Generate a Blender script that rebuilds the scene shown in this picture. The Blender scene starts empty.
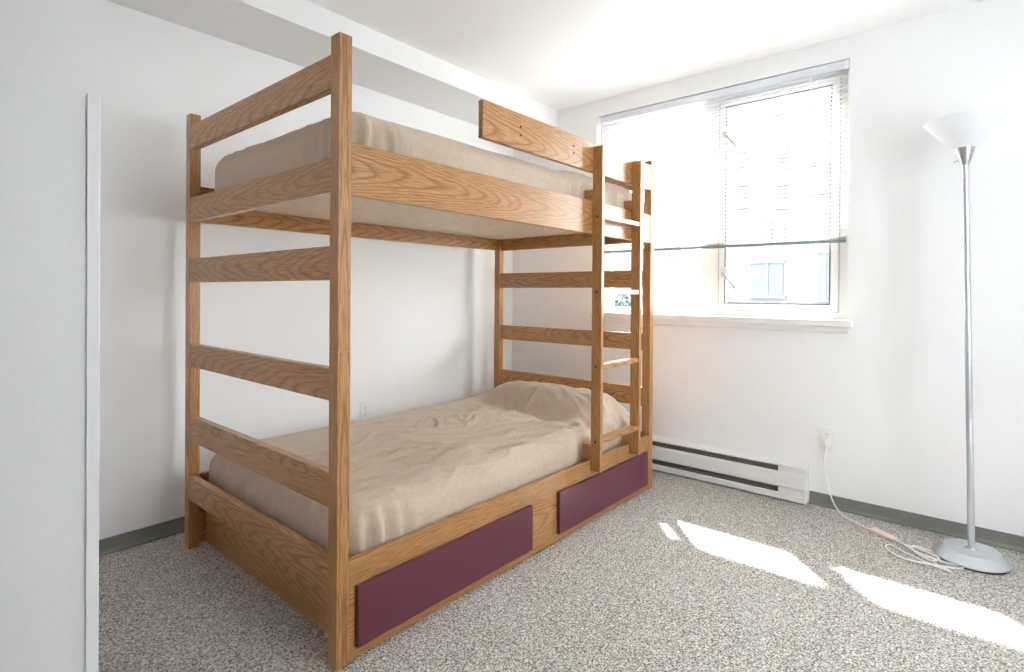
import bpy, bmesh, math, random
from mathutils import Vector, Matrix, noise
random.seed(4)
sc = bpy.context.scene
COL = sc.collection

# world axes: X runs along the bed towards the window wall, Y towards the wall
# behind the bed, Z up. The camera stands at X = Y = 0.
U_WIN, V_LEFT, H_CEIL = 3.345, 2.86, 2.505
X0, Y0, Z0 = 0.907, 1.460, 0.0            # near front corner of the bunk bed
BL, BW, BH, PS = 2.0745, 1.2227, 1.914, 0.044
X1, Y1 = X0 + BL, Y0 + BW

# ------------------------------------------------------------------ materials
def mat(name):
    m = bpy.data.materials.new(name); m.use_nodes = True
    nt = m.node_tree
    return m, nt, nt.nodes['Principled BSDF']

def N(nt, kind, **kw):
    n = nt.nodes.new(kind)
    for k, v in kw.items():
        if k in n.inputs.keys(): n.inputs[k].default_value = v
        else: setattr(n, k, v)
    return n

def ramp(nt, stops, interp='LINEAR'):
    r = nt.nodes.new('ShaderNodeValToRGB'); cr = r.color_ramp; cr.interpolation = interp
    while len(cr.elements) < len(stops): cr.elements.new(0.5)
    for e, (p, c) in zip(cr.elements, stops):
        e.position = p; e.color = (*c, 1) if len(c) == 3 else c
    return r

def plain(name, col, rough=0.5, metal=0.0, var=0.03, bump=0.0, scale=40.0, spec=0.5):
    m, nt, b = mat(name)
    tc = N(nt, 'ShaderNodeTexCoord'); no = N(nt, 'ShaderNodeTexNoise', Scale=scale, Detail=3.0)
    nt.links.new(tc.outputs['Object'], no.inputs['Vector'])
    lo = tuple(max(0, c * (1 - var)) for c in col); hi = tuple(min(1, c * (1 + var)) for c in col)
    r = ramp(nt, [(0.3, lo), (0.7, hi)])
    nt.links.new(no.outputs['Fac'], r.inputs['Fac']); nt.links.new(r.outputs['Color'], b.inputs['Base Color'])
    b.inputs['Roughness'].default_value = rough; b.inputs['Metallic'].default_value = metal
    b.inputs['Specular IOR Level'].default_value = spec
    if bump:
        bp = N(nt, 'ShaderNodeBump', Strength=bump, Distance=0.002)
        nt.links.new(no.outputs['Fac'], bp.inputs['Height']); nt.links.new(bp.outputs['Normal'], b.inputs['Normal'])
    return m

def wood(name, light, mid, dark, rough=0.32, coat=0.25, wander=1.0):
    """flat-sawn oak: stretched growth rings round a pith outside the board, with pores along local X"""
    m, nt, b = mat(name); L = nt.links.new
    tc = N(nt, 'ShaderNodeTexCoord'); oi = N(nt, 'ShaderNodeObjectInfo')
    rnd = N(nt, 'ShaderNodeVectorMath', operation='MULTIPLY_ADD')
    cmb = N(nt, 'ShaderNodeCombineXYZ')
    for a, s in (('X', 9.0), ('Y', 0.0), ('Z', 0.10)):
        mm = N(nt, 'ShaderNodeMath', operation='MULTIPLY_ADD'); mm.inputs[1].default_value = s
        mm.inputs[2].default_value = {'X': 0.0, 'Y': 0.0, 'Z': -0.05}[a]
        L(oi.outputs['Random'], mm.inputs[0]); L(mm.outputs[0], cmb.inputs[a])
    add = N(nt, 'ShaderNodeVectorMath', operation='ADD')
    L(tc.outputs['Object'], add.inputs[0]); L(cmb.outputs[0], add.inputs[1])
    # low frequency wander of the pith
    wm = N(nt, 'ShaderNodeMapping'); wm.inputs['Scale'].default_value = (2.2, 9.0, 9.0)
    L(add.outputs[0], wm.inputs['Vector'])
    wn = N(nt, 'ShaderNodeTexNoise', Scale=1.0, Detail=2.0, Roughness=0.5); L(wm.outputs[0], wn.inputs['Vector'])
    sub = N(nt, 'ShaderNodeVectorMath', operation='SUBTRACT'); L(wn.outputs['Color'], sub.inputs[0]); sub.inputs[1].default_value = (.5, .5, .5)
    scl = N(nt, 'ShaderNodeVectorMath', operation='MULTIPLY'); L(sub.outputs[0], scl.inputs[0]); scl.inputs[1].default_value = (0, .048 * wander, .040 * wander)
    p = N(nt, 'ShaderNodeVectorMath', operation='ADD'); L(add.outputs[0], p.inputs[0]); L(scl.outputs[0], p.inputs[1])
    off = N(nt, 'ShaderNodeVectorMath', operation='ADD'); L(p.outputs[0], off.inputs[0]); off.inputs[1].default_value = (0, 0.062, 0.0)
    flat = N(nt, 'ShaderNodeVectorMath', operation='MULTIPLY'); L(off.outputs[0], flat.inputs[0]); flat.inputs[1].default_value = (0.035 * wander, 1, 1)
    ln = N(nt, 'ShaderNodeVectorMath', operation='LENGTH'); L(flat.outputs[0], ln.inputs[0])
    fr = N(nt, 'ShaderNodeMath', operation='MULTIPLY'); L(ln.outputs['Value'], fr.inputs[0]); fr.inputs[1].default_value = 270.0
    fc = N(nt, 'ShaderNodeMath', operation='FRACT'); L(fr.outputs[0], fc.inputs[0])
    rg = ramp(nt, [(0.0, (.22, .22, .22)), (0.14, (.66, .66, .66)), (0.36, (1, 1, 1)), (0.80, (.95, .95, .95)), (0.96, (.30, .30, .30)), (1.0, (.22, .22, .22))])
    L(fc.outputs[0], rg.inputs['Fac'])
    # pores: short dark streaks
    pm = N(nt, 'ShaderNodeMapping'); pm.inputs['Scale'].default_value = (14, 420, 420); L(add.outputs[0], pm.inputs['Vector'])
    pn = N(nt, 'ShaderNodeTexNoise', Scale=1.0, Detail=2.0, Roughness=0.6); L(pm.outputs[0], pn.inputs['Vector'])
    pr = ramp(nt, [(0.40, (0, 0, 0)), (0.56, (1, 1, 1))]); L(pn.outputs['Fac'], pr.inputs['Fac'])
    # slow colour drift
    dm = N(nt, 'ShaderNodeMapping'); dm.inputs['Scale'].default_value = (3, 25, 25); L(add.outputs[0], dm.inputs['Vector'])
    dn = N(nt, 'ShaderNodeTexNoise', Scale=1.0, Detail=3.0); L(dm.outputs[0], dn.inputs['Vector'])
    c1 = N(nt, 'ShaderNodeMix', data_type='RGBA'); c1.inputs[6].default_value = (*mid, 1); c1.inputs[7].default_value = (*light, 1)
    L(dn.outputs['Fac'], c1.inputs[0])
    ring = N(nt, 'ShaderNodeMix', data_type='RGBA'); ring.inputs[6].default_value = (*dark, 1)
    L(rg.outputs['Color'], ring.inputs[0]); L(c1.outputs[2], ring.inputs[7])
    por = N(nt, 'ShaderNodeMix', data_type='RGBA', blend_type='MULTIPLY'); por.inputs[0].default_value = 0.42
    L(ring.outputs[2], por.inputs[6]); L(pr.outputs['Color'], por.inputs[7])
    L(por.outputs[2], b.inputs['Base Color'])
    b.inputs['Roughness'].default_value = rough
    b.inputs['Coat Weight'].default_value = coat; b.inputs['Coat Roughness'].default_value = 0.22
    bp = N(nt, 'ShaderNodeBump', Strength=0.12, Distance=0.001)
    L(pr.outputs['Color'], bp.inputs['Height']); L(bp.outputs['Normal'], b.inputs['Normal'])
    return m

def carpet_mat():
    m, nt, b = mat('speckled_loop_carpet'); L = nt.links.new
    tc = N(nt, 'ShaderNodeTexCoord')
    n1 = N(nt, 'ShaderNodeTexNoise', Scale=165.0, Detail=2.0, Roughness=0.6); L(tc.outputs['Object'], n1.inputs['Vector'])
    v1 = N(nt, 'ShaderNodeTexVoronoi', Scale=150.0); L(tc.outputs['Object'], v1.inputs['Vector'])
    r1 = ramp(nt, [(0.32, (.115, .103, .090)), (0.42, (.31, .280, .250)), (0.53, (.56, .525, .485)), (0.68, (.84, .81, .78))])
    L(n1.outputs['Fac'], r1.inputs['Fac'])
    sep = N(nt, 'ShaderNodeSeparateColor'); L(v1.outputs['Color'], sep.inputs[0])
    r2 = ramp(nt, [(0.0, (.66, .64, .62)), (0.4, (1, 1, 1)), (1.0, (1, 1, 1))]); L(sep.outputs[0], r2.inputs['Fac'])
    mx = N(nt, 'ShaderNodeMix', data_type='RGBA', blend_type='MULTIPLY'); mx.inputs[0].default_value = 1.0
    L(r1.outputs['Color'], mx.inputs[6]); L(r2.outputs['Color'], mx.inputs[7])
    # hairline joints between carpet tiles
    br = N(nt, 'ShaderNodeTexBrick', Scale=1.0); br.offset = 0.0
    br.inputs['Brick Width'].default_value = 0.61; br.inputs['Row Height'].default_value = 0.61
    br.inputs['Mortar Size'].default_value = 0.0016; br.inputs['Mortar Smooth'].default_value = 0.5
    br.inputs['Color1'].default_value = br.inputs['Color2'].default_value = (1, 1, 1, 1); br.inputs['Mortar'].default_value = (.55, .53, .5, 1)
    mp = N(nt, 'ShaderNodeMapping'); mp.inputs['Location'].default_value = (0.10, 0.32, 0); L(tc.outputs['Object'], mp.inputs['Vector']); L(mp.outputs[0], br.inputs['Vector'])
    m2 = N(nt, 'ShaderNodeMix', data_type='RGBA', blend_type='MULTIPLY'); m2.inputs[0].default_value = 0.8
    L(mx.outputs[2], m2.inputs[6]); L(br.outputs['Color'], m2.inputs[7])
    L(m2.outputs[2], b.inputs['Base Color'])
    b.inputs['Roughness'].default_value = 0.95; b.inputs['Specular IOR Level'].default_value = 0.15
    bp = N(nt, 'ShaderNodeBump', Strength=0.55, Distance=0.006); L(n1.outputs['Fac'], bp.inputs['Height']); L(bp.outputs['Normal'], b.inputs['Normal'])
    return m

def fabric(name, col):
    m, nt, b = mat(name); L = nt.links.new
    tc = N(nt, 'ShaderNodeTexCoord')
    w = N(nt, 'ShaderNodeTexNoise', Scale=55.0, Detail=4.0, Roughness=0.7); L(tc.outputs['Object'], w.inputs['Vector'])
    d = N(nt, 'ShaderNodeTexNoise', Scale=420.0, Detail=1.0); L(tc.outputs['Object'], d.inputs['Vector'])
    r = ramp(nt, [(0.3, tuple(c * .92 for c in col)), (0.7, tuple(c * 1.07 for c in col))]); L(w.outputs['Fac'], r.inputs['Fac'])
    L(r.outputs['Color'], b.inputs['Base Color']); b.inputs['Roughness'].default_value = 0.85
    b.inputs['Sheen Weight'].default_value = 0.15; b.inputs['Specular IOR Level'].default_value = 0.2
    ad = N(nt, 'ShaderNodeMath', operation='MULTIPLY_ADD'); L(w.outputs['Fac'], ad.inputs[0]); ad.inputs[1].default_value = 0.8; L(d.outputs['Fac'], ad.inputs[2])
    bp = N(nt, 'ShaderNodeBump', Strength=0.15, Distance=0.003); L(ad.outputs[0], bp.inputs['Height']); L(bp.outputs['Normal'], b.inputs['Normal'])
    return m

def glass_mat():
    m, nt, b = mat('clear_window_glass'); nt.nodes.remove(b); L = nt.links.new
    tr = N(nt, 'ShaderNodeBsdfTransparent'); tr.inputs['Color'].default_value = (.96, .98, .98, 1)
    gl = N(nt, 'ShaderNodeBsdfGlossy', Roughness=0.02); lw = N(nt, 'ShaderNodeLayerWeight', Blend=0.5)
    pw = N(nt, 'ShaderNodeMath', operation='POWER'); L(lw.outputs['Facing'], pw.inputs[0]); pw.inputs[1].default_value = 4.0
    fr = N(nt, 'ShaderNodeMath', operation='MULTIPLY_ADD'); L(pw.outputs[0], fr.inputs[0]); fr.inputs[1].default_value = .6; fr.inputs[2].default_value = .03
    mx = N(nt, 'ShaderNodeMixShader'); L(fr.outputs[0], mx.inputs[0]); L(tr.outputs[0], mx.inputs[1]); L(gl.outputs[0], mx.inputs[2])
    L(mx.outputs[0], nt.nodes['Material Output'].inputs['Surface'])
    return m

def translucent(name, col, amount, rough=0.4):
    m, nt, b = mat(name); L = nt.links.new
    b.inputs['Base Color'].default_value = (*col, 1); b.inputs['Roughness'].default_value = rough
    no = N(nt, 'ShaderNodeTexNoise', Scale=30.0)
    r = ramp(nt, [(0.3, tuple(c * .98 for c in col)), (0.7, col)]); L(no.outputs['Fac'], r.inputs['Fac']); L(r.outputs['Color'], b.inputs['Base Color'])
    t = N(nt, 'ShaderNodeBsdfTranslucent'); t.inputs['Color'].default_value = (*col, 1)
    mx = N(nt, 'ShaderNodeMixShader'); mx.inputs[0].default_value = amount
    L(b.outputs[0], mx.inputs[1]); L(t.outputs[0], mx.inputs[2]); L(mx.outputs[0], nt.nodes['Material Output'].inputs['Surface'])
    return m

M = dict(
    wall=plain('white_wall_paint', (.845, .85, .86), .6, bump=.08, scale=120, var=.012),
    ceil=plain('white_ceiling_paint', (.90, .905, .91), .8, bump=.08, scale=90, var=.01),
    oak=wood('honey_oak', (.57, .292, .105), (.47, .220, .070), (.25, .100, .026)),
    oak_post=wood('straight_grained_oak', (.57, .292, .105), (.47, .220, .070), (.27, .110, .029), wander=.28),
    ply=wood('pale_birch_plywood', (.88, .74, .56), (.84, .69, .50), (.76, .59, .41), .5, .1),
    plum=plain('plum_laminate', (.120, .028, .048), .30, var=.12, bump=.12, scale=260),
    carpet=carpet_mat(),
    tan=fabric('tan_bed_sheet', (.52, .418, .332)),
    vinyl=plain('grey_green_vinyl', (.185, .192, .168), .45, var=.05),
    enamel=plain('white_enamel', (.78, .78, .77), .35, var=.01),
    frame=plain('white_window_vinyl', (.82, .81, .79), .4, var=.01),
    gasket=plain('dark_gasket', (.10, .095, .085), .6),
    dark=plain('dark_grey_recess', (.07, .07, .068), .6),
    fin=plain('aluminium_fins', (.17, .175, .165), .5, .3),
    guard=plain('pale_plastic_guard', (.85, .86, .89), .35, var=.01),
    silver=plain('silver_paint', (.56, .59, .63), .32, .55, var=.02),
    brushed=plain('brushed_steel', (.55, .56, .58), .28, .9),
    rubber=plain('black_rubber', (.02, .02, .02), .7),
    shade=translucent('frosted_white_glass', (.90, .91, .93), .45),
    slat=translucent('white_blind_slats', (.92, .92, .91), .5),
    rail=plain('grey_blind_rail', (.68, .72, .77), .35, .1),
    brail=plain('blue_grey_bottom_rail', (.26, .29, .31), .4, .1),
    joint=plain('grey_joint', (.48, .46, .43), .6),
    cordw=plain('white_cord', (.86, .85, .80), .5),
    switch=plain('pale_pink_plastic', (.74, .63, .54), .5),
    brass=plain('tan_cord', (.60, .36, .17), .6),
    plate=plain('white_outlet_plastic', (.84, .83, .80), .35, var=.01),
    steel=plain('black_screw', (.02, .018, .016), .5),
    glass=glass_mat(),
    conc=plain('pale_render', (.080, .082, .084), .8, var=.04, scale=2),
    towerm=plain('pale_concrete', (.074, .077, .080), .8, var=.04, scale=2),
    win_out=plain('blue_grey_glass', (.043, .058, .066), .6, var=.10, scale=3),
    leaf=plain('green_leaves', (.050, .072, .066), .7, var=.4, scale=3),
    bark=plain('brown_bark', (.18, .13, .09), .9, var=.2, scale=12),
    paving=plain('pale_paving', (.12, .12, .12), .9, var=.06, scale=.8),
)

# -------------------------------------------------------------------- helpers
def link(name, bm, m, parent=None, loc=(0, 0, 0), rot=None, smooth=False):
    me = bpy.data.meshes.new(name); bm.normal_update(); bm.to_mesh(me); bm.free()
    if m is not None: me.materials.append(m)
    if smooth:
        for p in me.polygons: p.use_smooth = True
    o = bpy.data.objects.new(name, me); COL.objects.link(o)
    if parent is not None:
        o.parent = parent; loc = Vector(loc) - Vector(WORLD[parent.name])
    o.location = loc
    WORLD[o.name] = Vector(loc) + (Vector(WORLD[parent.name]) if parent is not None else Vector())
    if rot is not None: o.rotation_euler = rot
    if parent is not None and parent.rotation_euler.to_matrix() != Matrix.Identity(3):
        inv = parent.rotation_euler.to_matrix().inverted()          # keep world placement under a turned parent
        o.location = inv @ Vector(loc); o.rotation_euler = (inv @ o.rotation_euler.to_matrix()).to_euler()
    return o
WORLD = {}

def tag(o, label=None, cat=None, group=None, kind=None):
    if label: o['label'] = label
    if cat: o['category'] = cat
    if group: o['group'] = group
    if kind: o['kind'] = kind
    return o

def thing(name, loc, label, cat=None, group=None, kind=None):
    o = bpy.data.objects.new(name, None); COL.objects.link(o); o.location = loc; o.empty_display_size = .1
    WORLD[o.name] = Vector(loc)
    return tag(o, label, cat, group, kind)

def boxbm(bm, lo, hi, bevel=0.0, seg=2):
    lo, hi = Vector(lo), Vector(hi); c = (lo + hi) / 2; s = hi - lo
    g = bmesh.ops.create_cube(bm, size=1.0, matrix=Matrix.Translation(c) @ Matrix.Diagonal((*s, 1)))
    if bevel:
        es = list({e for v in g['verts'] for e in v.link_edges})
        bmesh.ops.bevel(bm, geom=es, offset=bevel, segments=seg, affect='EDGES', profile=.6)
    return bm

def box(name, lo, hi, m, parent=None, bevel=0.0):
    """one box, its origin at its own centre"""
    lo, hi = Vector(lo), Vector(hi); c = (lo + hi) / 2
    bm = boxbm(bmesh.new(), lo - c, hi - c, bevel)
    return link(name, bm, m, parent, c)

def board(name, lo, hi, axis, parent, m=None, bevel=.0025):
    """a timber piece whose local X (the grain) runs along the given world axis"""
    lo, hi = Vector(lo), Vector(hi); c = (lo + hi) / 2; s = hi - lo
    rot = {'x': (0, 0, 0), 'y': (0, 0, math.pi / 2), 'z': (0, -math.pi / 2, 0)}[axis]
    if axis == 'y': s = Vector((s.y, s.x, s.z))
    if axis == 'z': s = Vector((s.z, s.y, s.x))
    bm = boxbm(bmesh.new(), -s / 2, s / 2, bevel)
    return link(name, bm, m or M['oak'], parent, c, rot)

def lathe(bm, prof, seg=48, c=(0, 0, 0), cap=True):
    c = Vector(c); rings = []
    for r, z in prof:
        if r < 1e-6: rings.append([bm.verts.new(c + Vector((0, 0, z)))])
        else: rings.append([bm.verts.new(c + Vector((r * math.cos(2 * math.pi * i / seg), r * math.sin(2 * math.pi * i / seg), z))) for i in range(seg)])
    for a, b in zip(rings, rings[1:]):
        for i in range(seg):
            j = (i + 1) % seg
            q = [a[i % len(a)], a[j % len(a)], b[j % len(b)], b[i % len(b)]]
            q = list(dict.fromkeys(q))
            if len(q) > 2: bm.faces.new(q)
    return bm

def tube(bm, pts, r, seg=8):
    pts = [Vector(p) for p in pts]; rings = []; up = Vector((0, 0, 1)); n0 = None
    for i, p in enumerate(pts):
        t = (pts[min(i + 1, len(pts) - 1)] - pts[max(i - 1, 0)]).normalized()
        if n0 is None: n0 = t.orthogonal().normalized()
        n0 = (n0 - t * n0.dot(t)).normalized(); b = t.cross(n0)
        rings.append([bm.verts.new(p + r * (math.cos(2 * math.pi * k / seg) * n0 + math.sin(2 * math.pi * k / seg) * b)) for k in range(seg)])
    for a, b in zip(rings, rings[1:]):
        for k in range(seg): bm.faces.new([a[k], a[(k + 1) % seg], b[(k + 1) % seg], b[k]])
    bm.faces.new(rings[0][::-1]); bm.faces.new(rings[-1])
    return bm

def spline(pts, n=12):
    pts = [Vector(p) for p in pts]; out = []
    for i in range(len(pts) - 1):
        p0, p1, p2, p3 = pts[max(i - 1, 0)], pts[i], pts[i + 1], pts[min(i + 2, len(pts) - 1)]
        for k in range(n):
            t = k / n
            out.append(.5 * ((2 * p1) + (p2 - p0) * t + (2 * p0 - 5 * p1 + 4 * p2 - p3) * t * t + (3 * p1 - p0 - 3 * p2 + p3) * t ** 3))
    return out + [pts[-1]]

def prism(bm, prof, x0, x1, axis='y'):
    """extrude a closed (x,z) profile along Y"""
    a = [bm.verts.new((x, x0, z)) for x, z in prof]; b = [bm.verts.new((x, x1, z)) for x, z in prof]
    n = len(prof)
    for i in range(n): bm.faces.new([a[i], a[(i + 1) % n], b[(i + 1) % n], b[i]])
    bm.faces.new(a[::-1]); bm.faces.new(b)
    bmesh.ops.recalc_face_normals(bm, faces=bm.faces[:])
    return bm

def sm(o, angle=35):
    for p in o.data.polygons: p.use_smooth = True
    o.data.set_sharp_from_angle(angle=math.radians(angle))
    return o

# ------------------------------------------------------------------ the room
XB, YR = -1.7, -1.45                      # back and right walls, behind and beside the camera
def struct(o, label): return tag(o, label, None, None, 'structure')
struct(box('floor', (XB - .1, YR - .1, -.1), (U_WIN + .15, V_LEFT + .1, 0), M['carpet']), 'speckled grey beige loop carpet covering the whole floor')
struct(box('ceiling', (XB - .1, YR - .1, H_CEIL), (U_WIN + .15, V_LEFT + .1, H_CEIL + .1), M['ceil']), 'smooth white ceiling above the whole room')
WY0, WY1, WZ0, WZ1 = .540, 2.084, .985, 2.388
bm = bmesh.new()
TH = .15
boxbm(bm, (U_WIN, YR - .1, 0), (U_WIN + TH, V_LEFT + .1, WZ0))
boxbm(bm, (U_WIN, YR - .1, WZ1), (U_WIN + TH, V_LEFT + .1, H_CEIL))
boxbm(bm, (U_WIN, YR - .1, WZ0), (U_WIN + TH, WY0, WZ1))
boxbm(bm, (U_WIN, WY1, WZ0), (U_WIN + TH, V_LEFT + .1, WZ1))
struct(link('wall_window', bm, M['wall']), 'white wall pierced by the large window')
struct(box('wall_left', (.285, V_LEFT, 0), (U_WIN, V_LEFT + .1, H_CEIL), M['wall']), 'long white wall behind the bunk bed')
struct(box('wall_hall', (XB, 1.30, 0), (.283, V_LEFT + .1, H_CEIL), M['wall']), 'white wall corner close by at the left edge')
RX0, RX1, RZ0, RZ1 = 1.06, 1.96, .75, 2.20     # opening of the added side window, out of view, for fill light
bm = bmesh.new()
for lo, hi in (((XB - .1, YR - .1, 0), (U_WIN, YR, RZ0)), ((XB - .1, YR - .1, RZ1), (U_WIN, YR, H_CEIL)),
               ((XB - .1, YR - .1, RZ0), (RX0, YR, RZ1)), ((RX1, YR - .1, RZ0), (U_WIN, YR, RZ1))): boxbm(bm, lo, hi)
struct(link('wall_right', bm, M['wall']), 'white right wall with an opening for the added side window')
struct(box('wall_light_block', (XB, YR, 0), (1.0, -.50, H_CEIL), M['wall']), 'added white wall block out of view that keeps side light off the hall wall')  # added block, unseen, holds the side window's light off wall_hall
struct(box('wall_back', (XB - .1, YR, 0), (XB, 1.30, H_CEIL), M['wall']), 'white wall at the back of the room')
struct(box('trim_1', (.2835, 2.425, 2.378), (U_WIN, V_LEFT, H_CEIL), M['wall']), 'boxed white soffit running along the top of the left wall')

# corner guard on the near wall corner
gx, gy, gt = .2845, 1.299, .0035
prof = [(-.0165, -gt), (gt - .001, -gt), (gt, -gt + .001), (gt, .017), (0, .017), (0, 0), (-.0165, 0)]
bm = bmesh.new()
a = [bm.verts.new((gx + x, gy + y, .07)) for x, y in prof]; b_ = [bm.verts.new((gx + x, gy + y, 1.513)) for x, y in prof]
for i in range(len(prof)): bm.faces.new([a[i], a[(i + 1) % len(prof)], b_[(i + 1) % len(prof)], b_[i]])
bm.faces.new(a[::-1]); bm.faces.new(b_); bmesh.ops.recalc_face_normals(bm, faces=bm.faces[:])
struct(link('trim_2', bm, M['guard']), 'pale plastic corner guard on the near wall corner')

def baseboard(name, pts, nrm, label):
    """coved vinyl base: pts = two floor points on the wall, nrm = direction into the room"""
    p0, p1 = Vector((*pts[0], 0)), Vector((*pts[1], 0)); n = Vector((*nrm, 0))
    prof = [(0, 0.002), (.016, 0.002), (.016, .006), (.009, .013), (.005, .020), (.004, .066), (.001, .069), (0, .069)]
    bm = bmesh.new()
    a = [bm.verts.new(p0 + n * d + Vector((0, 0, z))) for d, z in prof]; b = [bm.verts.new(p1 + n * d + Vector((0, 0, z))) for d, z in prof]
    for i in range(len(prof)): bm.faces.new([a[i], a[(i + 1) % len(prof)], b[(i + 1) % len(prof)], b[i]])
    bm.faces.new(a[::-1]); bm.faces.new(b); bmesh.ops.recalc_face_normals(bm, faces=bm.faces[:])
    return struct(link(name, bm, M['vinyl']), label)
baseboard('baseboard_left', [(.285, V_LEFT), (U_WIN - .001, V_LEFT)], (0, -1), 'grey green vinyl baseboard along the wall behind the bed')
baseboard('baseboard_window', [(U_WIN, YR), (U_WIN, .706)], (-1, 0), 'grey green vinyl baseboard below the outlet and behind the lamp')

# ------------------------------------------------------------------ window
FX0, FX1 = 3.415, 3.475
win = thing('window_1', (FX0, (WY0 + WY1) / 2, WZ0), 'large white framed window with a fixed pane and a casement', None, None, 'structure')
def winbox(name, lo, hi, m=M['frame'], bevel=.002): return box(name, lo, hi, m, win, bevel)
bm = bmesh.new(); c = Vector(((FX0 + FX1) / 2, (WY0 + WY1) / 2, (WZ0 + WZ1) / 2))
Zb, Zt = WZ0 + .022, WZ1 - .0
for lo, hi in (((FX0, WY0, Zb), (FX1, WY1, Zb + .036)), ((FX0, WY0, Zt - .060), (FX1, WY1, Zt)),
               ((FX0, WY0, Zb + .036), (FX1, WY0 + .050, Zt - .06)), ((FX0, WY1 - .075, Zb + .036), (FX1, WY1, Zt - .06)),
               ((FX0, 1.245, Zb + .036), (FX1, 1.350, Zt - .06))):
    boxbm(bm, Vector(lo) - c, Vector(hi) - c, .002)
link('window_frame', bm, M['frame'], win, c)
# casement sash with its gasket line
SY0, SY1, SZ0, SZ1 = .594, 1.238, 1.048, 2.322
bm = bmesh.new(); c = Vector((3.435, (SY0 + SY1) / 2, (SZ0 + SZ1) / 2)); w = .040
for lo, hi in (((3.408, SY0, SZ0), (3.462, SY1, SZ0 + w)), ((3.408, SY0, SZ1 - w), (3.462, SY1, SZ1)),
               ((3.408, SY0, SZ0 + w), (3.462, SY0 + w, SZ1 - w)), ((3.408, SY1 - w, SZ0 + w), (3.462, SY1, SZ1 - w))):
    boxbm(bm, Vector(lo) - c, Vector(hi) - c, .002)
sash = link('casement_sash', bm, M['frame'], win, c)
def ring(name, y0, y1, z0, z1, x, t, d, m, parent):
    bm = bmesh.new(); c = Vector((x, (y0 + y1) / 2, (z0 + z1) / 2))
    for lo, hi in (((x, y0, z0), (x + d, y1, z0 + t)), ((x, y0, z1 - t), (x + d, y1, z1)), ((x, y0, z0 + t), (x + d, y0 + t, z1 - t)), ((x, y1 - t, z0 + t), (x + d, y1, z1 - t))):
        boxbm(bm, Vector(lo) - c, Vector(hi) - c)
    return link(name, bm, m, parent, c)
ring('gasket', SY0 + w - .004, SY1 - w + .004, SZ0 + w - .004, SZ1 - w + .004, 3.4065, .007, .010, M['gasket'], sash)
ring('sash_joint', SY0 - .006, SY1 + .006, SZ0 - .006, SZ1 + .006, 3.4125, .005, .004, M['joint'], win)
box('pane', (3.438, SY0 + w, SZ0 + w), (3.442, SY1 - w, SZ1 - w), M['glass'], win)
box('pane', (3.443, 1.350, Zb + .036), (3.447, WY1 - .075, Zt - .06), M['glass'], win)
for z in (1.268, 2.120):                                   # two cam latches on the meeting stile
    lt = box('latch', (3.388, 1.176, z - .036), (3.408, 1.222, z + .036), M['frame'], win, .004)
    bm = bmesh.new()
    tube(bm, spline([(0, .012, .0), (-.012, .0, -.005), (-.016, -.035, -.045), (-.014, -.085, -.105)], 6), .0090, 10)
    sm(link('lever', bm, M['joint'], lt, (3.396, 1.200, z)))
bm = bmesh.new(); boxbm(bm, (-.042, -.80, -.018), (.070, .80, .018), .004)
boxbm(bm, (-.020, -.785, -.050), (-.001, .785, -.018), .003)
link('window_sill', bm, M['frame'], win, (U_WIN, (WY0 + WY1) / 2, .990))

w2 = thing('fill_window', ((RX0 + RX1) / 2, YR - .05, RZ0), 'added white framed side window out of view, letting in fill light', None, None, 'structure')  # added window, unseen, lets in sky light to even out the room
bm = bmesh.new(); c = Vector(((RX0 + RX1) / 2, YR - .05, (RZ0 + RZ1) / 2))
for lo, hi in (((RX0, YR - .08, RZ0), (RX1, YR - .02, RZ0 + .05)), ((RX0, YR - .08, RZ1 - .05), (RX1, YR - .02, RZ1)), ((RX0, YR - .08, RZ0), (RX0 + .05, YR - .02, RZ1)),
               ((RX1 - .05, YR - .08, RZ0), (RX1, YR - .02, RZ1)), ((c.x - .03, YR - .08, RZ0), (c.x + .03, YR - .02, RZ1))):
    boxbm(bm, Vector(lo) - c, Vector(hi) - c, .002)
link('window_frame', bm, M['frame'], w2, c)
for a_, b2 in ((RX0 + .05, c.x - .03), (c.x + .03, RX1 - .05)): box('pane', (a_, YR - .052, RZ0 + .05), (b2, YR - .048, RZ1 - .05), M['glass'], w2)

# venetian blind: head rail, slats, bottom rail, cords
bl = thing('venetian_blind', (3.375, 1.31, WZ1), 'white slatted venetian blind half lowered inside the window opening', 'blind')
BX = 3.372; BY0, BY1 = .552, 2.072
hr = box('head_rail', (BX - .022, BY0 - .006, 2.338), (BX + .020, BY1 + .006, WZ1 - .006), M['rail'], bl, .002)
for y in (BY0 - .009, BY1 - .011):
    box('end_bracket', (BX - .024, y, 2.334), (BX - .0215, y + .020, WZ1 - .005), M['frame'], bl, .001)
bm = bmesh.new(); z = 1.456; k = 0
while z < 2.33:
    prof = [(-.0125, -.0012), (-.006, .0006), (0, .0012), (.006, .0006), (.0125, -.0012)]
    v = [[bm.verts.new((x, yy, zz + z - 1.9)) for x, zz in prof] for yy in (BY0 - 1.31, BY1 - 1.31)]
    for i in range(4): bm.faces.new([v[0][i], v[0][i + 1], v[1][i + 1], v[1][i]])
    z += .0225
for k in range(5):                                           # slats gathered on the bottom rail
    z = 1.438 + k * .003
    v = [[bm.verts.new((x, yy, z - 1.9)) for x in (-.0125, .0125)] for yy in (BY0 - 1.31, BY1 - 1.31)]
    bm.faces.new([v[0][0], v[0][1], v[1][1], v[1][0]])
sl = link('slats', bm, M['slat'], bl, (BX, 1.31, 1.9))
so = sl.modifiers.new('Solid', 'SOLIDIFY'); so.thickness = .0006
box('bottom_rail', (BX - .014, BY0, 1.421), (BX + .014, BY1, 1.436), M['brail'], bl, .003)
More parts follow.
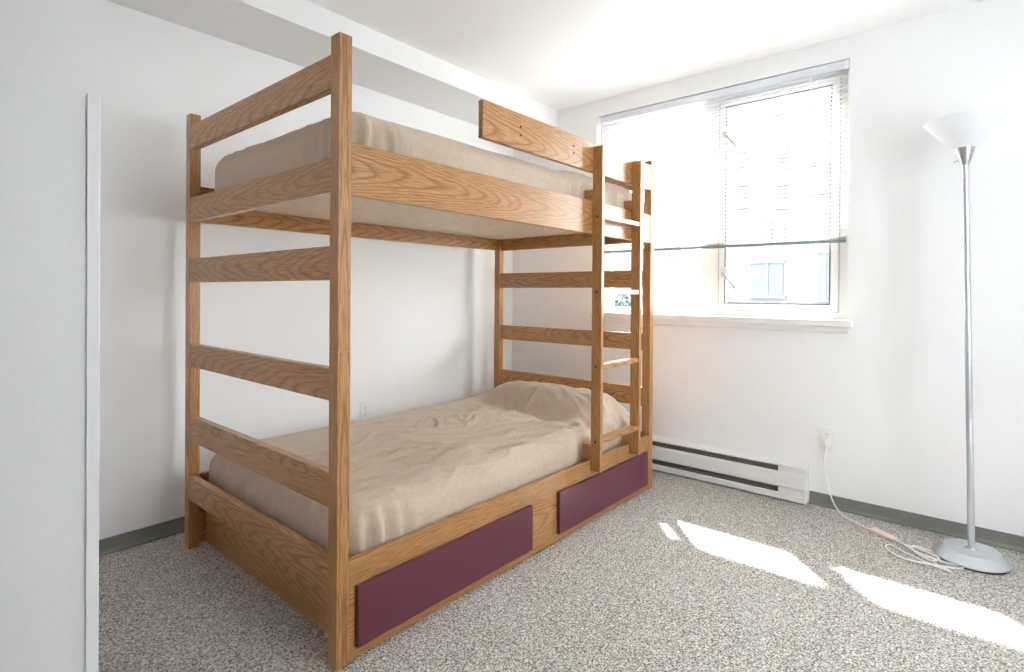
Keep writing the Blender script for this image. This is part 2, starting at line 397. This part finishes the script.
for y in (.72, 1.31, 1.92):
    bm = bmesh.new(); tube(bm, [(0, 0, -.46), (0, 0, .44)], .0008, 5); link('ladder_cord', bm, M['cordw'], bl, (BX - .0140, y, 1.89))
bm = bmesh.new(); tube(bm, [(0, 0, -.40), (0, 0, .40)], .003, 6); link('pull_cord', bm, M['brass'], bl, (BX - .030, 2.045, 1.93))
bm = bmesh.new(); tube(bm, [(0, 0, -.12), (0, 0, .12)], .0025, 6); link('tilt_wand', bm, M['cordw'], bl, (BX - .030, .722, 2.21))

# ------------------------------------------------------------------ bunk bed
bed = thing('bunk_bed', (X0 + BL / 2, Y0 + BW / 2, 0), 'honey oak double bunk bed with two plum drawer fronts below', 'bed')
JZ = BH / 2; PY = .048
for x in (X0, X1 - PS):
    for y in (Y0, Y1 - PY):
        board('post', (x, y, 0), (x + PS, y + PY, JZ), 'z', bed, M['oak_post'])
        board('post', (x, y, JZ), (x + PS, y + PY, BH), 'z', bed, M['oak_post'])
RT = .030
for x in (X0 + .001, X1 - RT - .001):
    for z0, z1 in ((.220, .323), (.480, .587), (.806, .905), (1.174, 1.278), (1.441, 1.544), (1.757, 1.859)):
        board('end_rail', (x, Y0 + PY, z0), (x + RT, Y1 - PY, z1), 'y', bed)
# recessed board under each end and the long sides
board('end_panel', (.986, Y0 + .026, .004), (1.006, Y1 - .026, .232), 'y', bed)
board('end_panel', (X1 - .10, Y0 + .026, .004), (X1 - .08, Y1 - .026, .232), 'y', bed)
board('side_panel', (X0 + PS, Y0 + .0015, .008), (X1 - PS, Y0 + .0245, .314), 'x', bed)
board('side_panel', (X0 + PS, Y1 - .0245, .008), (X1 - PS, Y1 - .0015, .314), 'x', bed)
for x0, x1 in ((.972, 1.833), (2.030, 2.892)):
    d = board('drawer', (x0, Y0 - .0175, .046), (x1, Y0 + .001, .235), 'x', bed, M['plum'], .0022)
    tag(d, 'plum laminate drawer front')
board('side_rail', (X0 + PS, Y0 + .0015, 1.433), (X1 - PS, Y0 + .0255, 1.595), 'x', bed)
board('side_rail', (X0 + PS, Y1 - .0255, 1.443), (X1 - PS, Y1 - .0015, 1.603), 'x', bed)
cl = board('cleat', (X0 + .06, Y1 - .0455, 1.492), (X1 - .06, Y1 - .0255, 1.519), 'x', bed)
for k in range(9):
    bm = bmesh.new(); lathe(bm, [(0, 0), (.0035, 0), (.0035, .002), (0, .002)], 10)
    link('screw', bm, M['steel'], cl, (X0 + .22 + k * .205, Y1 - .0455, 1.506), (math.pi / 2, 0, 0))
board('cleat', (X0 + .06, Y0 + .0255, 1.492), (X1 - .06, Y0 + .0455, 1.519), 'x', bed)
pl = board('bunk_platform', (X0 + .032, Y0 + .026, 1.520), (X1 - .032, Y1 - .026, 1.534), 'x', bed, M['ply'], .001); tag(pl, 'pale plywood underside of the upper bunk')
pl = board('bunk_platform', (X0 + .032, Y0 + .026, .236), (X1 - .032, Y1 - .026, .250), 'x', bed, M['ply'], .001); tag(pl, 'pale plywood board under the lower mattress')
gr = board('guard_rail', (1.526, Y0 + .0005, 1.736), (X1 - PS, Y0 + .0245, 1.882), 'x', bed)
def screw(parent, x, y, z, r=.0055):
    bm = bmesh.new(); lathe(bm, [(0, 0), (r, 0), (r, .0016), (r * .5, .0022), (0, .0018)], 14)
    return sm(link('screw', bm, M['steel'], parent, (x, y, z), (math.pi / 2, 0, 0)))
for x, z in ((1.753, 1.828), (1.753, 1.794), (2.144, 1.831), (2.144, 1.797)): screw(gr, x, Y0 + .0005, z)
for z in (.505, .53): 
    bm = bmesh.new(); lathe(bm, [(0, 0), (.006, 0), (.006, .004), (0, .004)], 12)

# ladder hooked over the two side boards
ld = thing('bunk_ladder', (2.52, 1.43, .264), 'oak ladder with four rungs hooked on the bunk bed near the window', 'ladder')
LY0, LY1 = 1.4055, 1.4598
for x in (2.309, 2.703):
    st = board('stile', (x, LY0, .264), (x + .024, LY1, 1.861), 'z', ld, M['oak_post'])
    for z in (1.515, 1.147, .779, .411):
        if x < 2.5:
            bm = bmesh.new(); lathe(bm, [(0, 0), (.006, 0), (.006, .0015), (0, .0015)], 14)
            sm(link('screw', bm, M['steel'], st, (x - .0002, 1.433, z), (0, -math.pi / 2, 0)))
    for z0, z1 in ((.3145, .392), (1.5955, 1.650)):
        bm = bmesh.new()
        boxbm(bm, (-.012, -.024, -(z1 - z0) / 2), (.012, .024, (z1 - z0) / 2), .002)
        link('hook', bm, M['oak'], ld, (x + .012, LY1 + .024, (z0 + z1) / 2), None)
for z in (1.515, 1.147, .779, .411):
    board('rung', (2.333, LY0 + .004, z - .012), (2.703, LY1 - .004, z + .012), 'x', ld)

# ------------------------------------------------------------------ mattresses under sheets
def mattress(name, lo, hi, r, rz, fn, label, div=.0105):
    lo, hi = Vector(lo), Vector(hi); c = (lo + hi) / 2; h = (hi - lo) / 2
    nx, ny, nz = (max(6, int(2 * d / div)) for d in h)
    nz = max(8, nz)
    bm = bmesh.new(); cache = {}
    def vert(i, j, k):
        key = (i, j, k)
        if key not in cache:
            p = Vector((-h.x + 2 * h.x * i / nx, -h.y + 2 * h.y * j / ny, -h.z + 2 * h.z * k / nz))
            zr = rz if p.z > 0 else .02
            q = Vector((max(-h.x + r, min(h.x - r, p.x)), max(-h.y + r, min(h.y - r, p.y)), max(-h.z + .02, min(h.z - rz, p.z))))
            d = p - q; dn = Vector((d.x / r, d.y / r, d.z / zr)); nrm = Vector((0, 0, 1))
            if dn.length > 1e-9:
                mm = max(abs(v) for v in dn); nrm = dn.normalized(); e = nrm * mm
                p = q + Vector((e.x * r, e.y * r, e.z * zr))
            cache[key] = bm.verts.new(fn(p + c, nrm, lo, hi) - c)
        return cache[key]
    def face(f, n, m_):
        for a in range(n):
            for b in range(m_):
                q = [vert(*f(a, b)), vert(*f(a + 1, b)), vert(*f(a + 1, b + 1)), vert(*f(a, b + 1))]
                bm.faces.new(q)
    face(lambda a, b: (a, b, nz), nx, ny); face(lambda a, b: (b, a, 0), ny, nx)
    face(lambda a, b: (a, 0, b), nx, nz); face(lambda a, b: (b, ny, a), nz, nx)
    face(lambda a, b: (0, b, a), nz, ny); face(lambda a, b: (nx, a, b), ny, nz)
    bmesh.ops.recalc_face_normals(bm, faces=bm.faces[:])
    o = link(name, bm, M['tan'], None, c, smooth=True)
    return tag(o, label, 'mattress', 'mattresses of the bunk bed')

def ss(a, b, x):
    t = max(0, min(1, (x - a) / (b - a))); return t * t * (3 - 2 * t)
def ridge(v): return 1 - abs(2 * v)
def nz_(x, y, z): return noise.noise(Vector((x, y, z)))
def crease(p, ang, lx, lw, seed):      # a soft-sided, sharp-crested fold
    c, s = math.cos(ang), math.sin(ang); a = p.x * c + p.y * s; b = -p.x * s + p.y * c
    w = nz_(a * 1.3, b * 1.3, seed + 9) * .25
    v = nz_(a / lx, (b + w * .5) / lw, seed)
    return max(0, 1 - abs(v) * 4.5) ** 1.6 * ss(-.1, .4, nz_(a * 1.1, b * 1.7, seed + 3))

def lower_fn(p, n, lo, hi):
    top = max(0, n.z); q = p.copy()
    # settled, slightly hollow top
    dz = .012 * nz_(p.x * 1.6, p.y * 1.8, 2.0) + .006 * nz_(p.x * 4, p.y * 4, 7.)
    near = 1 - ss(1.2, 2.6, p.x)
    dz += .021 * crease(p, .30, .55, .13, 1.) + .018 * crease(p, -.22, .5, .11, 5.) + .014 * crease(p, .05, .6, .08, 8.) + .012 * crease(p, .8, .3, .08, 12.) + .014 * crease(p, -.6, .35, .10, 17.)
    # long folds near the wall, and tension folds fanning out from the ladder hook
    dz += .012 * math.exp(-((p.y - 2.42 - .05 * math.sin(p.x * 5)) / .020) ** 2) * ss(1.0, 1.2, p.x) * (1 - ss(1.7, 2.0, p.x))
    dz += .010 * math.exp(-((p.y - 2.30 - .07 * math.sin(p.x * 4 + 1)) / .018) ** 2) * ss(1.3, 1.5, p.x) * (1 - ss(1.9, 2.2, p.x))
    hx, hy = p.x - 2.33, p.y - 1.50; rr = math.hypot(hx, hy); th = math.atan2(hy, hx)
    dz += .010 * math.sin(th * 9 + 1.5 * nz_(p.x * 3, p.y * 3, 2)) * ss(.03, .14, rr) * (1 - ss(.22, .62, rr))
    dz *= 1.05 * (1 - .72 * ss(2.12, 2.46, p.y))
    # pillow under the sheet at the window end
    u = ss(2.44 + .10 * ((p.y - 1.6) / 1.0) + .03 * nz_(p.y * 5, 0, 3), 2.70 + .08 * ((p.y - 1.6) / 1.0), p.x) * (1 - ss(2.86, 2.95, p.x))
    vv = ss(1.49, 1.72, p.y) * (1 - ss(2.35, 2.64, p.y))
    dz += .105 * u * vv
    # pulled-down valley before the pillow with tension folds fanning out
    g = math.exp(-((p.x - (2.50 + .10 * (p.y - 1.6))) / .07) ** 2) * ss(1.6, 1.8, p.y) * (1 - ss(2.4, 2.6, p.y))
    dz -= .036 * g
    dz += .012 * crease(p, 1.35, .35, .09, 31.) * u * vv
    q.z += dz * top
    # side faces: hanging gathers, strongest at the near corner
    side = 1 - top
    ga = math.exp(-((p.x - lo.x - .10) / .16) ** 2) if n.y < -.1 else 0
    amp = .0006 + .017 * ga
    if n.y < 0: q.y += side * (amp * (math.sin(p.x * 2 * math.pi / .085 + 4.5 * nz_(p.x * 7, p.z * 2, 1)) + .5 * nz_(p.x * 30, p.z * 5, 8)) * abs(n.y) + .010 * nz_(p.x * 5, p.z * 8, 4)) * (1 if p.z > lo.z + .04 else 0)
    if n.y < 0: q.y += .034 * side * (math.exp(-((p.x - 2.321) / .055) ** 4) + math.exp(-((p.x - 2.715) / .055) ** 4))
    if n.x < 0: q.x += side * abs(n.x) * (.005 * math.sin(p.y * 2 * math.pi / .11 + 3 * nz_(p.y * 5, p.z * 3, 1)) + .008 * nz_(p.y * 6, p.z * 9, 2))
    return q

def upper_fn(p, n, lo, hi):
    top = max(0, n.z); q = p.copy(); side = 1 - top
    dz = .008 * nz_(p.x * 2.5, p.y * 2.5, 12.0) + .008 * crease(p, .3, .4, .08, 21.)
    u = ss(2.20, 2.34, p.x) * (1 - ss(2.82, 2.93, p.x)); vv = ss(1.5, 1.66, p.y) * (1 - ss(2.3, 2.55, p.y))
    dz += .035 * u * vv
    q.z += dz * top
    if n.y < 0:
        ga = 1.0 * math.exp(-((p.x - lo.x - .10) / .11) ** 2) + .5 * math.exp(-((p.x - 2.27) / .07) ** 2)
        q.y += side * abs(n.y) * (ga * .015 * math.sin(p.x * 2 * math.pi / (.050 + .02 * nz_(p.x * 4, 0, 5)) + p.z * 9) + .007 * nz_(p.x * 9, p.z * 6, 6) + .010 * nz_(p.x * 2.5, p.z * 3, 16))
        q.y += .030 * side * (math.exp(-((p.x - 2.321) / .055) ** 4) + math.exp(-((p.x - 2.715) / .055) ** 4)) * (1 - ss(1.66, 1.70, p.z))
    if n.x < 0: q.x += side * abs(n.x) * (.004 * math.sin(p.y * 2 * math.pi / .075 + 3 * nz_(p.y * 6, p.z * 2, 1)) * (1 - ss(1.6, 2.0, p.y)) + .006 * nz_(p.y * 7, p.z * 9, 2))
    return q

mattress('mattress', (.968, 1.503, .2505), (2.936, 2.656, .442), .105, .088, lower_fn, 'lower bunk mattress under a rumpled tan sheet raised over a pillow')
mattress('mattress', (.962, 1.508, 1.5345), (2.936, 2.590, 1.738), .095, .088, upper_fn, 'upper bunk mattress in a tight tan fitted sheet behind the guard rail')

# ------------------------------------------------------------------ baseboard heater
HY0, HY1 = .712, 2.30
ht = thing('baseboard_heater', (3.31, (HY0 + HY1) / 2, 0), 'long white electric baseboard heater below the window', 'heater')
def hp(name, prof, y0, y1, m):
    bm = bmesh.new(); c = (3.31, (y0 + y1) / 2, .1)
    prism(bm, [(x - c[0], z - c[2]) for x, z in prof], y0 - c[1], y1 - c[1])
    return link(name, bm, m, ht, c)
xw = U_WIN - .0006
hp('casing', [(xw, .012), (3.283, .012), (3.279, .016), (3.279, .037), (3.287, .040), (3.287, .044), (3.283, .0435), (3.274, .0395), (3.274, .013), (3.279, .008), (xw, .008)][::-1], HY0 + .006, HY1, M['enamel'])
hp('top_cover', [(xw, .208), (xw, .214), (3.284, .199), (3.279, .196), (3.279, .192), (3.281, .192), (3.282, .195), (3.288, .197)], HY0 + .004, HY1, M['enamel'])
hp('back_plate', [(xw, .012), (xw, .208), (xw - .012, .205), (xw - .012, .016)], HY0 + .006, HY1, M['dark'])
hp('front_panel', [(3.287, .161), (3.2835, .161), (3.2795, .146), (3.2795, .080), (3.284, .074), (3.287, .074), (3.283, .081), (3.283, .146)], HY0 + .006, HY1, M['enamel'])
hp('end_cap', [(xw, .008), (xw, .2145), (3.283, .2000), (3.2765, .196), (3.2765, .012), (3.280, .007)], HY0, HY0 + .006, M['enamel'])
for z0, z1, nm in ((.161, .192, 'filler_plate'), (.045, .074, 'filler_plate')):
    hp(nm, [(3.2865, z0), (3.2845, z0), (3.2845, z1), (3.2865, z1)], HY0 + .006, .853, M['enamel'])
bm = bmesh.new()
y = .87
while y < HY1 - .02:
    boxbm(bm, (3.292 - 3.31, y - 1.5, .055 - .1), (3.328 - 3.31, y + .0008 - 1.5, .150 - .1)); y += .0085
hf = link('heating_fins', bm, M['fin'], ht, (3.31, 1.5, .1))
hp('heat_deflector', [(3.3330, .184), (3.301, .180), (3.300, .160), (3.302, .160), (3.303, .178), (3.3330, .181)], .853, HY1, M['fin'])
hp('lower_deflector', [(3.330, .050), (3.296, .044), (3.296, .064), (3.298, .064), (3.298, .047), (3.330, .053)], .853, HY1, M['fin'])
low = [o for o in ht.children if o.name.startswith('lower_deflector')][0]
hm = None
for k in range(30):
    if hm is None:
        bm = bmesh.new(); lathe(bm, [(0, 0), (.0028, 0), (.0028, .0008), (0, .0008)], 8)
        for v in bm.verts: v.co = Vector((-v.co.z, v.co.x, v.co.y))
        h0 = link('vent_hole', bm, M['steel'], low, (3.2959, .90, .0590)); hm = h0
    else:
        h0 = hm.copy(); COL.objects.link(h0); h0.location = hm.location + Vector((0, .043 * k, 0))

# ------------------------------------------------------------------ outlets
def outlet(loc, face, label, plug=False):
    """loc: centre on the wall; face: rotation about Z so local -X looks into the room"""
    t = thing('wall_outlet', loc, label, 'outlet', 'white wall outlets'); t.rotation_euler = (0, 0, face)
    def part(name, bm, m, l=(0, 0, 0), smooth=False):
        o = link(name, bm, m); o.parent = t; o.location = l
        if smooth: sm(o)
        return o
    bm = boxbm(bmesh.new(), (-.0055, -.036, -.058), (0, .036, .058), .0022); part('cover_plate', bm, M['plate'])
    for zc in (.0195, -.0195):
        bm = bmesh.new(); n = 24
        f = [bm.verts.new((-.0072, max(-.0145, min(.0145, .0172 * math.cos(2 * math.pi * i / n))), zc + .0172 * math.sin(2 * math.pi * i / n) * .82)) for i in range(n)]
        bk = [bm.verts.new((-.0050, v.co.y, v.co.z)) for v in f]
        bm.faces.new(f)
        for i in range(n): bm.faces.new([f[i], bk[i], bk[(i + 1) % n], f[(i + 1) % n]])
        bmesh.ops.recalc_face_normals(bm, faces=bm.faces[:])
        rc = part('receptacle', bm, M['plate'])
        bm = bmesh.new()
        for yy in (-.0063, .0063): boxbm(bm, (-.0076, yy - .0012, zc - .001), (-.0070, yy + .0012, zc + .0075))
        lathe(bm, [(0, 0), (.0024, 0), (.0024, .0006), (0, .0006)], 10, (0, 0, 0))
        for v in bm.verts:
            if abs(v.co.x) < .003: v.co = Vector((-.0076 + v.co.z, v.co.x, v.co.y + zc - .008))
        s = link('slots', bm, M['steel']); s.parent = rc
    bm = bmesh.new(); lathe(bm, [(0, 0), (.003, 0), (.0024, .0012), (0, .0014)], 12)
    for v in bm.verts: v.co = Vector((-.0055 - v.co.z, v.co.x, v.co.y))
    part('cover_screw', bm, M['brushed'])
    return t
outlet((U_WIN, .625, .372), 0, 'white wall outlet with the lamp cord plugged in', True)
outlet((1.965, V_LEFT, .410), math.pi / 2 - math.pi, 'white wall outlet on the wall behind the lower bunk') if False else outlet((1.965, V_LEFT, .410), math.pi / 2, 'white wall outlet on the wall behind the lower bunk')

# ------------------------------------------------------------------ floor lamp
LX, LY = 3.095, .025
lamp = thing('floor_lamp', (LX, LY, 0), 'silver torchiere floor lamp with a frosted white bowl shade', 'lamp')
bm = bmesh.new(); lathe(bm, [(0, .0065), (.128, .0065), (.134, .010), (.134, .014), (.098, .049), (.022, .051), (.020, .056), (.0125, .057), (0, .057)], 72)
base = sm(link('base', bm, M['silver'], lamp, (LX, LY, 0)), 24)
bm = bmesh.new(); lathe(bm, [(0, 0), (.126, 0), (.127, .0065), (0, .0065)], 64)
o = link('base_rubber', bm, M['rubber'], base, (LX, LY, 0))
TY = .036                                                     # the pole leans a little to the left
T0, T1 = Vector((LX, LY, .055)), Vector((LX + .008, LY + TY, 1.712))
ax = (T1 - T0).normalized(); rotq = Vector((0, 0, 1)).rotation_difference(ax).to_euler()
bm = bmesh.new(); Ln = (T1 - T0).length
lathe(bm, [(0, 0), (.0125, 0), (.0125, Ln * .335), (.0122, Ln * .335 + .001), (.0122, Ln * .337), (.0125, Ln * .338), (.0125, Ln * .668), (.0121, Ln * .669), (.0121, Ln * .671), (.0125, Ln * .672), (.0125, Ln), (0, Ln)], 28)
sm(link('pole', bm, M['silver'], lamp, T0, rotq))
bm = bmesh.new(); lathe(bm, [(0, 0), (.0135, 0), (.016, .004), (.036, .070), (.037, .074), (.034, .074), (.013, .008), (0, .008)], 40)
so_ = sm(link('socket_cup', bm, M['brushed'], lamp, T1 - ax * .001, rotq))
bm = bmesh.new(); tube(bm, [(0, 0, 0), (0, .018, -.006)], .003, 8)
sm(link('knob', bm, M['brushed'], so_, T1 + Vector((0, .022, .022)), (0, 0, .3)))
SB = T1 + ax * .066
bm = bmesh.new()
o_ = [(0, .001), (.034, .004), (.052, .018), (.085, .054), (.118, .093), (.140, .121), (.146, .129)]
i_ = [(.1435, .1305), (.138, .1235), (.115, .096), (.082, .057), (.050, .022), (.033, .008), (0, .005)]
lathe(bm, o_ + i_, 72)
sm(link('lamp_shade', bm, M['shade'], lamp, SB, (rotq[0] * .9, rotq[1], 0)), 60)
# plug, cord, inline switch and coiled slack on the carpet
bm = bmesh.new(); boxbm(bm, (-.026, -.011, -.016), (0, .011, .014), .005)
boxbm(bm, (-.022, -.006, -.030), (-.010, .006, -.014), .004)
sm(link('plug', bm, M['plate'], lamp, (U_WIN - .0072, .622, .352)), 60)
cz = .0045
pts = [(3.3225, .622, .322), (3.322, .632, .290), (3.318, .634, .240), (3.312, .622, .170), (3.297, .602, .095), (3.275, .570, .036), (3.243, .522, cz), (3.200, .468, cz), (3.165, .425, cz), (3.140, .392, cz + .004), (3.137, .386, .010)]
coil = [(3.094, .297, .009), (3.080, .280, cz), (3.052, .245, cz), (2.985, .178, cz), (2.930, .135, cz), (2.895, .085, cz), (2.893, .120, .008), (2.935, .205, .009), (2.990, .275, cz), (3.020, .305, cz), (2.990, .322, cz), (2.930, .290, cz),
        (2.893, .230, .008), (2.900, .150, .011), (2.930, .075, .009), (2.975, .052, cz), (2.968, .110, .009), (2.985, .190, .012), (3.045, .255, .009), (3.062, .232, cz), (3.025, .160, .009), (2.985, .130, .012), (2.945, .160, .010), (2.990, .215, .014), (3.050, .230, .012), (3.075, .200, cz), (3.060, .150, cz), (3.022, .135, cz)]
bm = bmesh.new(); tube(bm, spline(pts, 8), .0034, 8); sm(link('cord', bm, M['cordw'], lamp), 80)
bm = bmesh.new(); tube(bm, spline(coil, 8), .0036, 8); sm(link('cord', bm, M['cordw'], lamp), 80)
for ch in lamp.children:
    if ch.name.startswith('cord'): ch.location = -Vector((LX, LY, 0))
bm = bmesh.new()
boxbm(bm, (-.056, -.023, 0), (.052, .023, .020), .005)
for v in bm.verts:
    if v.co.x > .02: v.co.z *= .62; v.co.y *= .75
sw = link('inline_switch', bm, M['switch'], lamp, (3.1155, .3415, .001), (0, 0, math.atan2(.297 - .386, 3.094 - 3.137)))
sm(sw, 40)

# ------------------------------------------------------------------ outside the window
GZ = -7.0
struct(box('ground', (3.6, -60, GZ - .2), (90, 120, GZ), M['paving']), 'pale paved ground far below the window')
def ray_dir(px, py):
    a = (px - 512) / 549.04; b = (295.67 - py) / 549.04; yaw = .7081
    return Vector((a * math.sin(yaw) + math.cos(yaw), -a * math.cos(yaw) + math.sin(yaw), b))
def building(name, x, y0, y1, top, rects, m, label, depth=9):
    t = thing(name, (x + depth / 2, (y0 + y1) / 2, GZ), label, 'building')
    w = box('outer_wall', (x, y0, GZ), (x + depth, y1, top), m, t)
    box('roof_parapet', (x - .15, y0 - .15, top), (x + depth + .15, y1 + .15, top + .35), m, t)
    for (ya, yb, za, zb, louvre) in rects:
        f = box('window', (x - .06, ya, za), (x + .04, yb, zb), M['win_out'], t)
        bm = bmesh.new(); c = Vector((x - .08, (ya + yb) / 2, (za + zb) / 2)); h = (yb - ya) / 2; v = (zb - za) / 2
        boxbm(bm, (-.05, -h - .08, v), (.05, h + .08, v + .10)); boxbm(bm, (-.09, -h - .12, -v - .10), (.05, h + .12, -v))
        n = 4 if louvre else 1
        for k in range(1, n):
            zz = -v + 2 * v * k / n; boxbm(bm, (-.03, -h, zz - .06), (.03, h, zz + .06))
        if not louvre: boxbm(bm, (-.03, -.05, -v), (.03, .05, v))
        link('window_surround', bm, M['conc'], f, c)
    return t
def rect_at(x, px0, py0, px1, py1, lv=False):
    d0, d1 = ray_dir(px0, py0), ray_dir(px1, py1)
    a = d0 * (x / d0.x); b = d1 * (x / d1.x)
    return (min(a.y, b.y), max(a.y, b.y), 1.14 + min(a.z, b.z), 1.14 + max(a.z, b.z), lv)
BXN = 24.0
rc = [rect_at(BXN, 753, 223, 771, 241, True), rect_at(BXN, 775, 229, 784, 241, True), rect_at(BXN, 777, 188, 785, 207, True), rect_at(BXN, 752, 265, 783, 297), rect_at(BXN, 819, 254, 831, 300), rect_at(BXN, 812, 214, 832, 236), rect_at(BXN, 738, 188, 745, 207, True), rect_at(BXN, 735, 150, 745, 165, True), rect_at(BXN, 777, 150, 786, 166, True), rect_at(BXN, 812, 168, 832, 192)]
building('apartment_building', BXN, 3.2, 9.3, 8.5, rc, M['conc'], 'pale apartment building with louvred windows seen through the casement')
TX = 60.0; rc = []
for i in range(5):
    for j in range(8):
        if (i * 7 + j * 3) % 11 == 0: continue
        rc.append(rect_at(TX, 657 + i * 5.2, 200 + j * 8, 659.6 + i * 5.2, 203.6 + j * 8))
building('tower_block', TX, 30.0, 42.0, 11.5, rc, M['towerm'], 'distant pale tower block with a grid of small windows')

def tree(loc, h, r, label, seed):
    rnd = random.Random(seed)
    t = thing('tree', loc, label, 'tree')
    bm = bmesh.new(); lathe(bm, [(0, 0), (.22, 0), (.16, h * .4), (.07, h * .8), (0, h * .85)], 12)
    for k in range(6):
        a = rnd.uniform(0, 6.28); z0 = h * rnd.uniform(.4, .65)
        tube(bm, [(0, 0, z0), (math.cos(a) * r * .4, math.sin(a) * r * .4, z0 + r * .4), (math.cos(a) * r * .8, math.sin(a) * r * .8, z0 + r * .9)], .05, 6)
    link('trunk', bm, M['bark'], t, loc)
    bm = bmesh.new()
    for k in range(2600):
        while True:
            p = Vector((rnd.uniform(-1, 1), rnd.uniform(-1, 1), rnd.uniform(-1, 1)))
            if .35 < p.length < 1: break
        p = p * (1 + .25 * noise.noise(p * 2.5 + Vector((seed, 0, 0))))
        p = Vector((p.x * r, p.y * r, h * .68 + p.z * h * .34))
        a = Vector((rnd.gauss(0, 1), rnd.gauss(0, 1), rnd.gauss(0, 1))).normalized(); b = a.orthogonal().normalized(); s = rnd.uniform(.10, .19)
        c2 = a.cross(b)
        bm.faces.new([bm.verts.new(p + b * s * 1.4), bm.verts.new(p + c2 * s * .6), bm.verts.new(p - b * s * 1.4), bm.verts.new(p - c2 * s * .6)])
    link('crown', bm, M['leaf'], t, loc)
    return t
tree((20.0, 11.2, GZ), 8.0, 1.6, 'leafy green tree outside, right behind the fixed pane', 3)

# ------------------------------------------------------------------ light
w = bpy.data.worlds.new('Sky'); sc.world = w; w.use_nodes = True
bg = w.node_tree.nodes['Background']; bg.inputs['Color'].default_value = (.95, .975, 1.0, 1); bg.inputs['Strength'].default_value = 8.0
sun = bpy.data.lights.new('Sun', 'SUN'); sun.energy = 20.0; sun.angle = math.radians(2.2); sun.color = (1, .985, .96)
so = bpy.data.objects.new('Sun', sun); COL.objects.link(so)
so.rotation_euler = Vector((-.67, -.60, -1.0)).to_track_quat('-Z', 'Y').to_euler()
# ------------------------------------------------------------------ camera
cd = bpy.data.cameras.new('Camera'); cam = bpy.data.objects.new('Camera', cd); COL.objects.link(cam); sc.camera = cam
f, cy, pitch, roll, yaw = 549.04, 295.673, -.0056, .0075, .7081
cd.sensor_fit = 'HORIZONTAL'; cd.sensor_width = 36.0; cd.lens = f / 1024 * 36; cd.shift_y = -(336 - cy) / 1024
cd.clip_start = .02; cd.clip_end = 400
R = Vector((math.sin(yaw), -math.cos(yaw), 0)); F = Vector((math.cos(yaw), math.sin(yaw), 0)); Zv = Vector((0, 0, 1))
def mixv(a, b, c): return R * a + F * b + Zv * c
cr_ = mixv(math.cos(roll), -math.sin(pitch) * math.sin(roll), math.cos(pitch) * math.sin(roll))
cu_ = mixv(-math.sin(roll), -math.sin(pitch) * math.cos(roll), math.cos(pitch) * math.cos(roll))
cf_ = mixv(0, math.cos(pitch), math.sin(pitch))
mt = Matrix((cr_, cu_, -cf_)).transposed().to_4x4(); mt.translation = (0, 0, 1.14)
cam.matrix_world = mt

vs = sc.view_settings
sc.display_settings.display_device = 'sRGB'
vs.view_transform = 'Standard'; vs.look = 'None'; vs.gamma = 1.0; vs.use_curve_mapping = False; vs.exposure = 1.27
cy_ = sc.cycles
cy_.max_bounces = 14; cy_.diffuse_bounces = 10; cy_.glossy_bounces = 4; cy_.transparent_max_bounces = 24; cy_.transmission_bounces = 6
cy_.use_denoising = True; cy_.sample_clamp_indirect = 12
